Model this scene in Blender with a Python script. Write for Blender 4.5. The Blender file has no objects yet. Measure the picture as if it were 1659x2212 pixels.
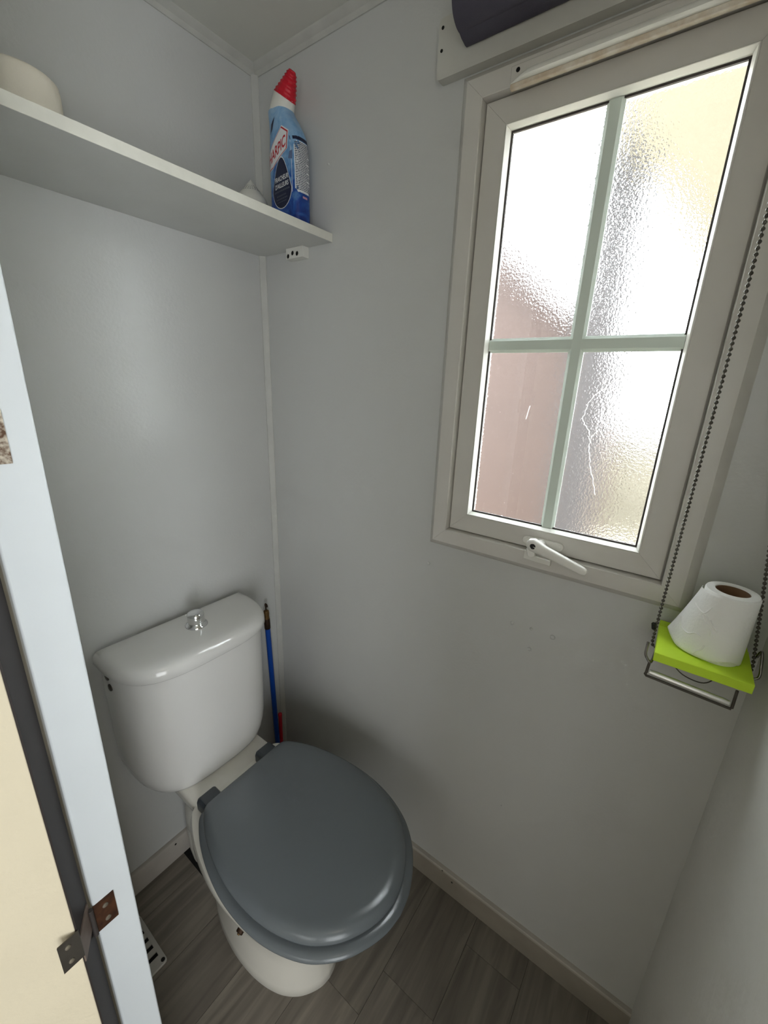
import bpy, bmesh, math, random
from mathutils import Vector, Matrix
random.seed(7)
PI = math.pi
S = bpy.context.scene
COL = S.collection

# ------------------------------------------------------------------ camera
cam_d = bpy.data.cameras.new('camera')
cam = bpy.data.objects.new('camera', cam_d); COL.objects.link(cam)
cam_d.sensor_fit = 'HORIZONTAL'; cam_d.sensor_width = 36.0
cam_d.lens = 891.86 / 1659.0 * 36.0
cam_d.clip_start = 0.01; cam_d.clip_end = 200
CF = Vector((0.77574852, 0.55606317, -0.29834205))
CR = Vector((0.59137671, -0.80558169, 0.03621782))
CU = Vector((0.2201995, 0.20452846, 0.95377161))
mw = Matrix((CR, CU, -CF)).transposed().to_4x4()
mw.translation = Vector((-0.78651, -0.97863, 1.37097))
cam.matrix_world = mw
S.camera = cam

# ------------------------------------------------------------------ sky, lamps, exposure
w = bpy.data.worlds.new('world'); S.world = w; w.use_nodes = True
bg = w.node_tree.nodes['Background']
bg.inputs[0].default_value = (0.93, 0.965, 1.0, 1)
bg.inputs[1].default_value = 14.0

def area(name, loc, target, sx, sy, power, color):
    l = bpy.data.lights.new(name, 'AREA'); l.shape = 'RECTANGLE'
    l.size = sx; l.size_y = sy; l.energy = power; l.color = color
    o = bpy.data.objects.new(name, l); COL.objects.link(o); o.location = loc
    o.rotation_euler = (Vector(target) - Vector(loc)).to_track_quat('-Z', 'Y').to_euler()
    return o
# daylight coming in at the glazed entrance at the end of the passage
area('entrance_daylight', (-1.6, -2.32, 0.9), (-.5, -0.5, 0.85), 1.0, 1.5, 18.5, (0.93, 0.97, 1.0))
# added fill lamp opposite the doorway, brightening the window wall
area('passage_fill_light', (-2.25, -1.30, 1.15), (-0.3, -0.85, 0.85), 0.7, 0.9, 3.4, (0.95, 0.98, 1.0))
# ceiling lamp of the passage, behind the open door leaf side
area('passage_ceiling_lamp', (-0.98, -1.55, 2.02), (-0.98, -1.5, 0.0), 0.25, 0.25, 0.9, (1.0, 0.89, 0.74))

S.view_settings.view_transform = 'Standard'
S.view_settings.look = 'None'
S.view_settings.exposure = 0.6
S.view_settings.gamma = 1.0
S.view_settings.use_curve_mapping = False
S.cycles.max_bounces = 14
S.cycles.diffuse_bounces = 8
S.cycles.glossy_bounces = 6
S.cycles.transmission_bounces = 10

# ------------------------------------------------------------------ materials
def srgb(c):
    return tuple(((v / 255 + 0.055) / 1.055) ** 2.4 if v / 255 > 0.04045 else v / 255 / 12.92 for v in c)

def mat(name, col, rough=0.5, metal=0.0, var=0.0, vscale=8.0, bump=0.0, bscale=200.0, col2=None, coat=0.0, spec=None, lin=False, stretch=None):
    m = bpy.data.materials.new(name); m.use_nodes = True
    nt = m.node_tree; b = nt.nodes['Principled BSDF']
    c = col if lin else srgb(col)
    b.inputs['Base Color'].default_value = (*c, 1)
    b.inputs['Roughness'].default_value = rough
    b.inputs['Metallic'].default_value = metal
    b.inputs['Coat Weight'].default_value = coat
    if spec is not None: b.inputs['Specular IOR Level'].default_value = spec
    tc = nt.nodes.new('ShaderNodeTexCoord'); src = tc.outputs['Object']
    if stretch:
        mp = nt.nodes.new('ShaderNodeMapping'); mp.inputs['Scale'].default_value = stretch
        nt.links.new(src, mp.inputs['Vector']); src = mp.outputs[0]
    if var > 0 or col2 is not None:
        n = nt.nodes.new('ShaderNodeTexNoise'); n.inputs['Scale'].default_value = vscale; n.inputs['Detail'].default_value = 6
        nt.links.new(src, n.inputs['Vector'])
        r = nt.nodes.new('ShaderNodeValToRGB')
        c2 = (col2 if lin else srgb(col2)) if col2 is not None else tuple(v * (1 - var) for v in c)
        r.color_ramp.elements[0].color = (*c2, 1); r.color_ramp.elements[1].color = (*c, 1)
        r.color_ramp.elements[0].position = 0.35; r.color_ramp.elements[1].position = 0.65
        nt.links.new(n.outputs['Fac'], r.inputs[0]); nt.links.new(r.outputs[0], b.inputs['Base Color'])
    if bump > 0:
        n2 = nt.nodes.new('ShaderNodeTexNoise'); n2.inputs['Scale'].default_value = bscale; n2.inputs['Detail'].default_value = 3
        nt.links.new(src, n2.inputs['Vector'])
        bp = nt.nodes.new('ShaderNodeBump'); bp.inputs['Strength'].default_value = bump; bp.inputs['Distance'].default_value = 0.002
        nt.links.new(n2.outputs['Fac'], bp.inputs['Height']); nt.links.new(bp.outputs[0], b.inputs['Normal'])
    return m

M = {}
M['wall'] = mat('painted_wall', (195, 196, 194), 0.30, var=0.03, vscale=3, bump=0.16, bscale=150)
M['wall_front'] = mat('painted_wall_front', (208, 207, 202), 0.45, var=0.05, vscale=5, bump=0.5, bscale=45)
M['ceiling'] = mat('painted_ceiling', (206, 206, 198), 0.6, bump=0.1, bscale=150)
M['trim'] = mat('painted_trim', (190, 190, 185), 0.5, var=0.08, vscale=20, bump=0.1, bscale=120)
M['cove'] = mat('painted_cove', (190, 190, 184), 0.55, var=0.1, vscale=25)
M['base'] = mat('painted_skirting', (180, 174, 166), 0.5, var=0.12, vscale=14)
M['shelf'] = mat('shelf_board', (200, 201, 198), 0.5, var=0.04, vscale=10, bump=0.1, bscale=180)
M['edge'] = mat('shelf_edge', (222, 221, 212), 0.45, var=0.06, vscale=40)
M['pvc'] = mat('window_plastic', (206, 203, 197), 0.35, var=0.03, vscale=12)
M['bead'] = mat('window_bead', (240, 239, 233), 0.3)
M['gasket'] = mat('rubber_gasket', (62, 56, 54), 0.6)
M['muntin'] = mat('pale_green_muntin', (220, 231, 222), 0.4)
M['handle'] = mat('handle_enamel', (226, 224, 218), 0.3)
M['black'] = mat('black_plastic', (16, 16, 18), 0.45)
M['void'] = mat('dark_hole', (12, 11, 10), 0.9)
M['ceramic'] = mat('glazed_ceramic', (216, 215, 212), 0.08, var=0.02, vscale=6, coat=0.3)
M['ceramic_pan'] = mat('glazed_ceramic_pan', (216, 213, 204), 0.16, var=0.04, vscale=9, coat=0.2)
M['seat'] = mat('slate_grey_plastic', (98, 104, 108), 0.22, var=0.02, vscale=5, bump=0.05, bscale=400)
M['seat_dark'] = mat('dark_slate_plastic', (56, 62, 68), 0.35)
M['chrome'] = mat('chrome', (225, 226, 226), 0.07, 1.0)
M['chrome_worn'] = mat('worn_chrome', (170, 168, 165), 0.25, 1.0, var=0.35, vscale=60)
M['bead_steel'] = mat('bead_chain_steel', (92, 89, 83), 0.45, 0.6)
M['brass'] = mat('aged_brass', (120, 92, 52), 0.45, 0.7, var=0.5, vscale=90)
M['brass_dark'] = mat('dark_brass_crimp', (58, 40, 26), 0.5, 0.6, var=0.4, vscale=90)
M['blue'] = mat('blue_pipe', (0, 62, 150), 0.4)
M['red'] = mat('red_pipe', (190, 18, 44), 0.4)
M['white_plastic'] = mat('white_plastic', (220, 219, 212), 0.4)
M['pipe_white'] = mat('white_waste_pipe', (206, 204, 196), 0.35)
M['paper'] = mat('toilet_paper', (244, 244, 242), 0.9, bump=0.35, bscale=260)
M['paper_warm'] = mat('toilet_paper_warm', (236, 229, 214), 0.9, bump=0.3, bscale=200)
M['card'] = mat('brown_cardboard', (128, 98, 70), 0.8, var=0.2, vscale=40)
M['lime'] = mat('lime_green', (200, 234, 52), 0.55, bump=0.05, bscale=200)
M['blind'] = mat('purple_grey_blind_fabric', (74, 71, 84), 0.85, var=0.06, vscale=60, bump=0.3, bscale=900)
M['board'] = mat('white_painted_board', (196, 195, 188), 0.5, var=0.06, vscale=18, bump=0.1, bscale=120)
M['rust'] = mat('rusty_steel', (92, 58, 36), 0.55, 0.5, var=0.5, vscale=70, col2=(60, 36, 24))
M['rust_plate'] = mat('speckled_rusty_steel', (205, 196, 180), 0.5, 0.2, vscale=240, col2=(92, 66, 48))
M['hinge_mid'] = mat('brownish_steel', (128, 112, 102), 0.5, 0.4, var=0.2, vscale=50)
M['steel_dull'] = mat('dull_steel', (92, 88, 82), 0.45, 0.7, var=0.2, vscale=50)
M['steel_screw'] = mat('screw_steel', (190, 184, 170), 0.3, 0.9)
M['jamb'] = mat('door_jamb_paint', (216, 222, 226), 0.45, var=0.03, vscale=8, bump=0.05, bscale=100)
M['door'] = mat('cream_door_paint', (220, 210, 186), 0.5, var=0.03, vscale=12, bump=0.35, bscale=110)
M['door_edge'] = mat('dark_brown_door_edge', (36, 28, 27), 0.55, var=0.2, vscale=30)
M['stain'] = mat('rust_stained_plastic', (226, 218, 204), 0.6, vscale=60, col2=(205, 188, 165))
M['navy'] = mat('navy_print', (14, 22, 58), 0.4)
M['label_white'] = mat('white_print', (226, 228, 230), 0.4)
M['label_red'] = mat('red_print', (186, 26, 40), 0.4)
M['cap_red'] = mat('red_cap_plastic', (196, 16, 40), 0.5)
M['grey_print'] = mat('grey_print', (74, 80, 92), 0.6)
M['vent'] = mat('floor_grille_metal', (186, 184, 178), 0.45, 0.1)
M['hall'] = mat('hall_wall', (205, 200, 188), 0.6)
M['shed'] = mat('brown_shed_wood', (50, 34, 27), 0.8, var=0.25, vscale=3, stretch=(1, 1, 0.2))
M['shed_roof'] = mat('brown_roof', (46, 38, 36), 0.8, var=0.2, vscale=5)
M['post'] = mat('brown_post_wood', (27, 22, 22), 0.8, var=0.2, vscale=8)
M['awning'] = mat('shade_darkened_awning_cloth', (58, 51, 33), 0.8)  # cream cloth, its base colour darkened to stand for shade
M['fence'] = mat('weathered_fence_wood', (74, 70, 58), 0.7)
M['ground'] = mat('pale_gravel', (190, 180, 160), 0.95, var=0.3, vscale=12)
M['hedge'] = mat('olive_hedge', (120, 118, 70), 0.9, var=0.4, vscale=20)

def wood_floor():
    m = bpy.data.materials.new('grey_brown_vinyl_planks'); m.use_nodes = True
    nt = m.node_tree; b = nt.nodes['Principled BSDF']; L = nt.links.new
    tc = nt.nodes.new('ShaderNodeTexCoord')
    oi = nt.nodes.new('ShaderNodeObjectInfo')
    mp = nt.nodes.new('ShaderNodeMapping'); mp.inputs['Scale'].default_value = (2.2, 26, 1)
    ad = nt.nodes.new('ShaderNodeVectorMath'); ad.operation = 'ADD'
    mu = nt.nodes.new('ShaderNodeMath'); mu.operation = 'MULTIPLY'; mu.inputs[1].default_value = 31.0
    L(oi.outputs['Random'], mu.inputs[0]); L(tc.outputs['Object'], ad.inputs[0]); L(mu.outputs[0], ad.inputs[1])
    L(ad.outputs[0], mp.inputs['Vector'])
    n = nt.nodes.new('ShaderNodeTexNoise'); n.inputs['Scale'].default_value = 1.6; n.inputs['Detail'].default_value = 8; n.inputs['Distortion'].default_value = 0.8
    L(mp.outputs[0], n.inputs['Vector'])
    r = nt.nodes.new('ShaderNodeValToRGB')
    e = r.color_ramp.elements
    e[0].position = 0.28; e[0].color = (*srgb((98, 92, 84)), 1)
    e[1].position = 0.72; e[1].color = (*srgb((138, 131, 120)), 1)
    x = e.new(0.5); x.color = (*srgb((118, 111, 102)), 1)
    L(n.outputs['Fac'], r.inputs[0])
    hv = nt.nodes.new('ShaderNodeHueSaturation')
    mr = nt.nodes.new('ShaderNodeMapRange'); mr.inputs['To Min'].default_value = 0.88; mr.inputs['To Max'].default_value = 1.12
    L(oi.outputs['Random'], mr.inputs['Value']); L(mr.outputs[0], hv.inputs['Value']); L(r.outputs[0], hv.inputs['Color'])
    L(hv.outputs[0], b.inputs['Base Color'])
    b.inputs['Roughness'].default_value = 0.5
    bp = nt.nodes.new('ShaderNodeBump'); bp.inputs['Strength'].default_value = 0.15; bp.inputs['Distance'].default_value = 0.001
    L(n.outputs['Fac'], bp.inputs['Height']); L(bp.outputs[0], b.inputs['Normal'])
    return m
M['plank'] = wood_floor()

def frosted(name, rough, tex):
    m = bpy.data.materials.new(name); m.use_nodes = True
    nt = m.node_tree; L = nt.links.new
    nt.nodes.remove(nt.nodes['Principled BSDF'])
    g = nt.nodes.new('ShaderNodeBsdfGlass'); g.inputs['IOR'].default_value = 1.45
    g.inputs['Roughness'].default_value = rough; g.inputs['Color'].default_value = (0.97, 0.985, 0.98, 1)
    tc = nt.nodes.new('ShaderNodeTexCoord')
    n = nt.nodes.new('ShaderNodeTexNoise'); n.inputs['Scale'].default_value = 300; n.inputs['Detail'].default_value = 1.5
    L(tc.outputs['Object'], n.inputs['Vector'])
    bp = nt.nodes.new('ShaderNodeBump'); bp.inputs['Strength'].default_value = 0.35; bp.inputs['Distance'].default_value = 0.0016
    L(n.outputs['Fac'], bp.inputs['Height'])
    if tex: L(bp.outputs[0], g.inputs['Normal'])
    L(g.outputs[0], nt.nodes['Material Output'].inputs['Surface'])
    return m
M['glass'] = frosted('textured_obscure_glass', 0.12, True)
M['glass_clear'] = frosted('smooth_glass_face', 0.0, False)

def bottle_mat():
    m = bpy.data.materials.new('blue_bottle_sleeve'); m.use_nodes = True
    nt = m.node_tree; b = nt.nodes['Principled BSDF']; L = nt.links.new
    tc = nt.nodes.new('ShaderNodeTexCoord'); sp = nt.nodes.new('ShaderNodeSeparateXYZ')
    L(tc.outputs['Object'], sp.inputs[0])
    mr = nt.nodes.new('ShaderNodeMapRange'); mr.inputs['From Min'].default_value = 0.0; mr.inputs['From Max'].default_value = 0.24
    L(sp.outputs['Z'], mr.inputs['Value'])
    n = nt.nodes.new('ShaderNodeTexNoise'); n.inputs['Scale'].default_value = 42; n.inputs['Detail'].default_value = 5; n.inputs['Distortion'].default_value = 1.2
    L(tc.outputs['Object'], n.inputs['Vector'])
    ns = nt.nodes.new('ShaderNodeMath'); ns.operation = 'MULTIPLY_ADD'; ns.inputs[1].default_value = 1.1; ns.inputs[2].default_value = -0.56
    L(n.outputs['Fac'], ns.inputs[0])
    a = nt.nodes.new('ShaderNodeMath'); a.operation = 'ADD'; L(mr.outputs[0], a.inputs[0]); L(ns.outputs[0], a.inputs[1])
    r = nt.nodes.new('ShaderNodeValToRGB'); e = r.color_ramp.elements
    e[0].position = 0.0; e[0].color = (*srgb((12, 44, 122)), 1)
    e[1].position = 1.0; e[1].color = (*srgb((150, 184, 214)), 1)
    for p, c in ((0.25, (30, 78, 158)), (0.5, (92, 140, 190)), (0.75, (126, 168, 208))):
        q = e.new(p); q.color = (*srgb(c), 1)
    L(a.outputs[0], r.inputs[0]); L(r.outputs[0], b.inputs['Base Color'])
    b.inputs['Roughness'].default_value = 0.38
    return m
M['bottle'] = bottle_mat()

# ------------------------------------------------------------------ mesh helpers
def origin(o):
    v = Vector((0, 0, 0))
    while o is not None:
        v += Vector(o.location); o = o.parent
    return v

def obj(name, bm, m, parent=None, loc=None, smooth=40, bevel=0.0, seg=2, recalc=True):
    """links a bmesh given in world coordinates as one mesh object, its origin at its parent's (or at loc)"""
    if recalc: bmesh.ops.recalc_face_normals(bm, faces=bm.faces[:])
    base = origin(parent) if parent is not None else Vector((0, 0, 0))
    off = Vector(loc) if loc is not None else base
    bmesh.ops.translate(bm, verts=bm.verts[:], vec=-off)
    me = bpy.data.meshes.new(name); bm.to_mesh(me); bm.free()
    if m is not None:
        for mm in (m if isinstance(m, (list, tuple)) else [m]): me.materials.append(mm)
    if smooth:
        me.polygons.foreach_set('use_smooth', [True] * len(me.polygons))
        me.set_sharp_from_angle(angle=math.radians(smooth))
    o = bpy.data.objects.new(name, me); COL.objects.link(o)
    if parent is not None: o.parent = parent
    o.location = off - base
    if bevel > 0:
        md = o.modifiers.new('bevel', 'BEVEL'); md.width = bevel; md.segments = seg; md.limit_method = 'ANGLE'; md.angle_limit = math.radians(40)
        md.harden_normals = False
    return o

def empty(name, loc, parent=None):
    o = bpy.data.objects.new(name, None); COL.objects.link(o); o.empty_display_size = 0.05
    o.location = Vector(loc) - (origin(parent) if parent else Vector((0, 0, 0)))
    if parent: o.parent = parent
    return o

def thing(name, loc, label, cat, group=None):
    o = empty(name, loc); return tag(o, label, cat, group)

def tag(o, label, cat, group=None):
    o['label'] = label; o['category'] = cat
    if group: o['group'] = group
    return o

def struct(o):
    o['kind'] = 'structure'; return o

def box(bm, x0, x1, y0, y1, z0, z1):
    x0, x1 = sorted((x0, x1)); y0, y1 = sorted((y0, y1)); z0, z1 = sorted((z0, z1))
    v = [bm.verts.new(p) for p in ((x0, y0, z0), (x1, y0, z0), (x1, y1, z0), (x0, y1, z0), (x0, y0, z1), (x1, y0, z1), (x1, y1, z1), (x0, y1, z1))]
    for f in ((0, 3, 2, 1), (4, 5, 6, 7), (0, 1, 5, 4), (1, 2, 6, 5), (2, 3, 7, 6), (3, 0, 4, 7)):
        bm.faces.new([v[i] for i in f])
    return bm

def boxes(*L):
    bm = bmesh.new()
    for b in L: box(bm, *b)
    return bm

def loft(bm, rings, cap0=True, cap1=True, closed=True):
    R = [[bm.verts.new(p) for p in r] for r in rings]
    n = len(R[0])
    for a, b in zip(R, R[1:]):
        for i in range(n if closed else n - 1):
            j = (i + 1) % n
            bm.faces.new((a[i], a[j], b[j], b[i]))
    if cap0: bm.faces.new(R[0][::-1])
    if cap1: bm.faces.new(R[-1])
    return bm

def basis(d):
    d = Vector(d).normalized()
    a = Vector((0, 0, 1)) if abs(d.z) < 0.9 else Vector((1, 0, 0))
    u = d.cross(a).normalized(); v = d.cross(u).normalized()
    return d, u, v

def lathe(bm, profile, c, axis=(0, 0, 1), n=32, cap0=True, cap1=True):
    """profile: list of (radius, distance along axis)"""
    d, u, v = basis(axis); c = Vector(c)
    rings = []
    for r, h in profile:
        r = max(r, 1e-5)
        rings.append([c + d * h + (u * math.cos(2 * PI * i / n) + v * math.sin(2 * PI * i / n)) * r for i in range(n)])
    return loft(bm, rings, cap0, cap1)

def tube(bm, pts, r, n=10):
    P = [Vector(p) for p in pts]
    rings = []
    up = None
    for i, p in enumerate(P):
        t = (P[min(i + 1, len(P) - 1)] - P[max(i - 1, 0)]).normalized()
        if up is None: _, u, v = basis(t)
        else:
            u = (up - t * up.dot(t)).normalized(); v = t.cross(u)
        up = u
        rr = r[i] if isinstance(r, (list, tuple)) else r
        rings.append([p + (u * math.cos(2 * PI * k / n) + v * math.sin(2 * PI * k / n)) * rr for k in range(n)])
    return loft(bm, rings)

def smooth_path(pts, per=6):
    P = [Vector(p) for p in pts]; out = []
    for i in range(len(P) - 1):
        p0, p1, p2, p3 = P[max(i - 1, 0)], P[i], P[i + 1], P[min(i + 2, len(P) - 1)]
        for k in range(per):
            t = k / per
            out.append(0.5 * ((2 * p1) + (p2 - p0) * t + (2 * p0 - 5 * p1 + 4 * p2 - p3) * t * t + (3 * p1 - p0 - 3 * p2 + p3) * t ** 3))
    out.append(P[-1]); return out

def cut(o, cutter_bm):
    """cuts a hole of the cutter's shape out of the object"""
    bmesh.ops.recalc_face_normals(cutter_bm, faces=cutter_bm.faces[:])
    bmesh.ops.translate(cutter_bm, verts=cutter_bm.verts[:], vec=-origin(o))
    me = bpy.data.meshes.new('tmp'); cutter_bm.to_mesh(me); cutter_bm.free()
    c = bpy.data.objects.new('tmp', me); COL.objects.link(c)
    c.location = origin(o)
    md = o.modifiers.new('b', 'BOOLEAN'); md.object = c; md.operation = 'DIFFERENCE'; md.solver = 'EXACT'
    dg = bpy.context.evaluated_depsgraph_get()
    new = bpy.data.meshes.new_from_object(o.evaluated_get(dg))
    o.modifiers.clear(); old = o.data; new.name = old.name; o.data = new
    bpy.data.objects.remove(c); bpy.data.meshes.remove(me)
    return o

def interp(table, z):
    if z <= table[0][0]: return table[0][1:]
    for a, b in zip(table, table[1:]):
        if z <= b[0]:
            t = (z - a[0]) / (b[0] - a[0])
            return tuple(p + (q - p) * t for p, q in zip(a[1:], b[1:]))
    return table[-1][1:]

def rect_frame(bm, prof, y0, y1, z0, z1, gap=0.00015):
    """four mitred bars round the rectangle; prof: closed list of (inset, x)"""
    for side in range(4):
        ends = []
        for e in (0, 1):
            ring = []
            for d, x in prof:
                ya, yb, za, zb = y0 - d, y1 + d, z0 + d, z1 - d   # y0 > y1
                if side == 0: p = (x, ya - gap if e == 0 else yb + gap, za)
                elif side == 1: p = (x, yb, za + gap if e == 0 else zb - gap)
                elif side == 2: p = (x, yb + gap if e == 0 else ya - gap, zb)
                else: p = (x, ya, zb - gap if e == 0 else za + gap)
                ring.append(p)
            ends.append(ring)
        loft(bm, ends)
    return bm

# ------------------------------------------------------------------ the setting
H = 2.05; LY = -1.137; WX = -0.66; WO = -0.706; JY = -0.473
struct(obj('floor', boxes((-2.3, 0.05, -2.65, 0.75, -0.06, -0.004)), M['plank'], smooth=0))
floor = bpy.data.objects['floor']
# vinyl planks running along the room, each its own piece
py = [0.0, -0.085, -0.225, -0.365, -0.505, -0.645, -0.785, -0.925, -1.065, -1.137]
for a, b in zip(py, py[1:]):
    c = -0.05 - random.random() * 0.55
    for x0, x1 in ((-0.72, c), (c, 0.0)):
        obj('plank', boxes((x0 + 0.0003, x1 - 0.0003, b + 0.0004, a - 0.0004, -0.004, 0.0)), M['plank'], floor, loc=((x0 + x1) / 2, (a + b) / 2, 0), smooth=0)
obj('pipe_hole', boxes((-0.405, -0.27, -0.135, -0.002, 0.0, 0.0006)), M['void'], floor, smooth=0)

struct(obj('ceiling', boxes((-2.3, 0.05, -2.65, 0.75, H, H + 0.05)), M['ceiling'], smooth=0))
struct(obj('wall_back', boxes((WO, 0.05, 0.0, 0.05, 0, H)), M['wall'], smooth=0))
wy0, wy1, wz0, wz1 = -0.549, -1.037, 1.026, 1.867        # window outline on the wall
hy0, hy1, hz0, hz1 = wy0 - 0.03, wy1 + 0.03, wz0 + 0.03, wz1 - 0.03
wr = struct(obj('wall_right', boxes((0, 0.05, hy0, 0.0, 0, H), (0, 0.05, LY - 0.05, hy1, 0, H), (0, 0.05, hy1, hy0, 0, hz0), (0, 0.05, hy1, hy0, hz1, H)), M['wall'], smooth=0))
for y, z, r in ((-0.549, 0.971, .0034), (-0.759, 0.896, .0036), (-0.799, 0.899, .0022), (-0.842, 0.897, .0042), (-0.802, 0.851, .0036), (-0.233, 1.817, .0016), (-0.797, 0.406, .0014)):
    obj('screw_cap', lathe(bmesh.new(), [(r * 1.25, -0.0005), (r * 1.22, 0.0012), (r * .8, 0.0026), (0, 0.003)], (0, y, z), (-1, 0, 0), 16, cap1=False), M['wall'], wr, loc=(0, y, z), smooth=60)
struct(obj('wall_front', boxes((WO, 0.05, LY - 0.05, LY, 0, H)), M['wall_front'], smooth=0))
struct(obj('wall_left', boxes((WO, WX, JY + 0.012, 0.0, 0, H), (WO, WX, LY, JY + 0.012, 2.0, H)), M['wall'], smooth=0))
# passage outside the doorway
struct(obj('wall_passage_far', boxes((-2.35, -2.3, -2.65, 0.75, 0, H)), M['hall'], smooth=0))
struct(obj('wall_passage_back', boxes((-2.3, WO, 0.70, 0.75, 0, H), (WO, WO + 0.03, 0.05, 0.70, 0, H)), M['hall'], smooth=0))
struct(obj('wall_passage_front', boxes((-2.3, WO + .0, -2.65, -2.6, 0, H), (WO, WO + 0.03, -2.6, LY - 0.05, 0, H)), M['hall'], smooth=0))

# skirting boards
bb, bt = 0.073, 0.012
def skirting_profile(t, h):
    return [(0, 0), (t, 0), (t, h - 0.006), (t - 0.0015, h - 0.002), (t - 0.005, h), (0, h)]
bm = bmesh.new(); loft(bm, [[(x, -d, z) for d, z in skirting_profile(bt, bb)] for x in (WX, 0.0)])
b1 = struct(obj('baseboard_back', bm, M['base'], smooth=30))
obj('nail_hole', lathe(bmesh.new(), [(.003, -.001), (.003, .0004)], (-0.423, -bt, 0.058), (0, -1, 0), 12), M['void'], b1, smooth=0)
bm = bmesh.new(); loft(bm, [[(-d, y, z) for d, z in skirting_profile(bt, bb)] for y in (0.0, LY)])
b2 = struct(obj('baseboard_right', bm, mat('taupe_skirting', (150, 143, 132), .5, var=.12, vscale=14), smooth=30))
bm = bmesh.new(); loft(bm, [[(-d, y, z) for d, z in ((.0, bb), (.0095, bb), (.0120, bb - .0035), (.0125, bb - .004), (.0118, bb + .0004), (.0095, bb + .0022), (.0, bb + .0026))] for y in (0.0, LY)])
obj('top_bead', bm, M['base'], b2, smooth=30)
for y, z in ((-0.703, 0.054), (-0.672, 0.07)):
    obj('nail_hole', lathe(bmesh.new(), [(.0025, -.001), (.0025, .0004)], (-bt, y, z), (-1, 0, 0), 12), M['void'], b2, smooth=0)
# corner strip and ceiling coves
def quarter(r, n=6):
    return [(0, 0), (r, 0)] + [(r * math.cos(a), r * math.sin(a)) for a in [PI / 2 * k / n for k in range(1, n)]] + [(0, r)]
bm = bmesh.new()
cs = [(0, 0), (-0.013, 0), (-0.013, -0.0025), (-0.009, -0.007), (-0.006, -0.009), (-0.0025, -0.013), (0, -0.013)]
loft(bm, [[(x, y, z) for x, y in cs] for z in (0.073, 1.6685)])
struct(obj('trim_1', bm, M['trim'], smooth=30))
bm = bmesh.new(); loft(bm, [[(x, y, z) for x, y in cs] for z in (1.685, H - 0.016)])
struct(obj('trim_2', bm, M['trim'], smooth=30))
cv = [(0, 0), (0.016, 0), (0.013, 0.004), (0.005, 0.010), (0.0025, 0.019), (0, 0.019)]
bm = bmesh.new(); loft(bm, [[(x, -d, H - h) for d, h in cv] for x in (WX, 0.0)])
struct(obj('trim_3', bm, M['cove'], smooth=30))
bm = bmesh.new(); loft(bm, [[(-d, y, H - h) for d, h in cv] for y in (0.0, LY)])
struct(obj('trim_4', bm, M['cove'], smooth=30))

# door post of the doorway, door leaf folded back, hinges
post = struct(obj('trim_5', boxes((WO, WX + 0.001, JY, JY + 0.014, 0, 2.0)), M['jamb'], smooth=30, bevel=0.002))
door = empty('door_1', (WO - 0.004, JY + 0.006, 0)); door['kind'] = 'structure'
A = Vector((WO - 0.004, JY + 0.004)); ang = math.radians(120)
dl = Vector((-math.sin(ang), -math.cos(ang)))                  # along the leaf
dn = Vector((math.cos(ang), -math.sin(ang)))                   # towards the face we see
TH = 0.040
def door_pt(s, t, z): return (A.x + dl.x * s + dn.x * t, A.y + dl.y * s + dn.y * t, z)
def door_box(bm, s0, s1, t0, t1, z0, z1):
    loft(bm, [[door_pt(s0, t0, z), door_pt(s1, t0, z), door_pt(s1, t1, z), door_pt(s0, t1, z)] for z in (z0, z1)]); return bm
obj('door_panel', door_box(bmesh.new(), 0.002, 0.60, 0, TH, 0.012, 1.985), M['door'], door, smooth=30, bevel=0.001)
obj('edge_strip', door_box(bmesh.new(), 0.0, 0.002, 0.0, TH - 0.0005, 0.012, 1.985), M['door_edge'], door, smooth=0)
for zc, kind in ((0.674, 'rust'), (1.311, 'rust_plate')):
    hz = 0.0245
    h = empty('hinge', (WO, JY, zc), door)
    obj('jamb_leaf', boxes((WO - 0.001, WO + 0.024, JY - 0.0016, JY, zc - hz, zc + hz)), M[kind], h, smooth=0)
    obj('knuckle', lathe(bmesh.new(), [(.003, -hz), (.003, hz)], (WO - 0.0035, JY - 0.002, zc), (0, 0, 1), 12), M['gasket'], h, smooth=40)
    obj('edge_leaf', door_box(bmesh.new(), -0.0015, 0.0, 0.003, TH + 0.001, zc - hz + .016, zc + hz + .012), M['hinge_mid'], h, smooth=0)
    bm = bmesh.new()
    loft(bm, [[door_pt(-0.0015, TH, z), door_pt(0.017, TH + 0.011, z), door_pt(0.017, TH + 0.0125, z), door_pt(-0.0015, TH + 0.0015, z)] for z in (zc - hz + .028, zc + hz + .026)])
    obj('face_leaf', bm, M['steel_dull'], h, smooth=0)
    for dz in (-0.013, 0.012):
        obj('screw', lathe(bmesh.new(), [(.0036, 0), (.0034, .0008), (.001, .0012)], (WO + 0.0125, JY - 0.0016, zc + dz), (0, -1, 0), 14), M['steel_screw'], h, smooth=40)
        p = Vector(door_pt(0.009, TH + 0.0078, zc + dz + .027)); nn = Vector((dn.x, dn.y, 0)) * 0.86 + Vector((-dl.x, -dl.y, 0)) * 0.5
        obj('screw', lathe(bmesh.new(), [(.0030, 0), (.0028, .0008), (.001, .0012)], p, nn, 14), M['steel_screw'], h, smooth=40)

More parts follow.
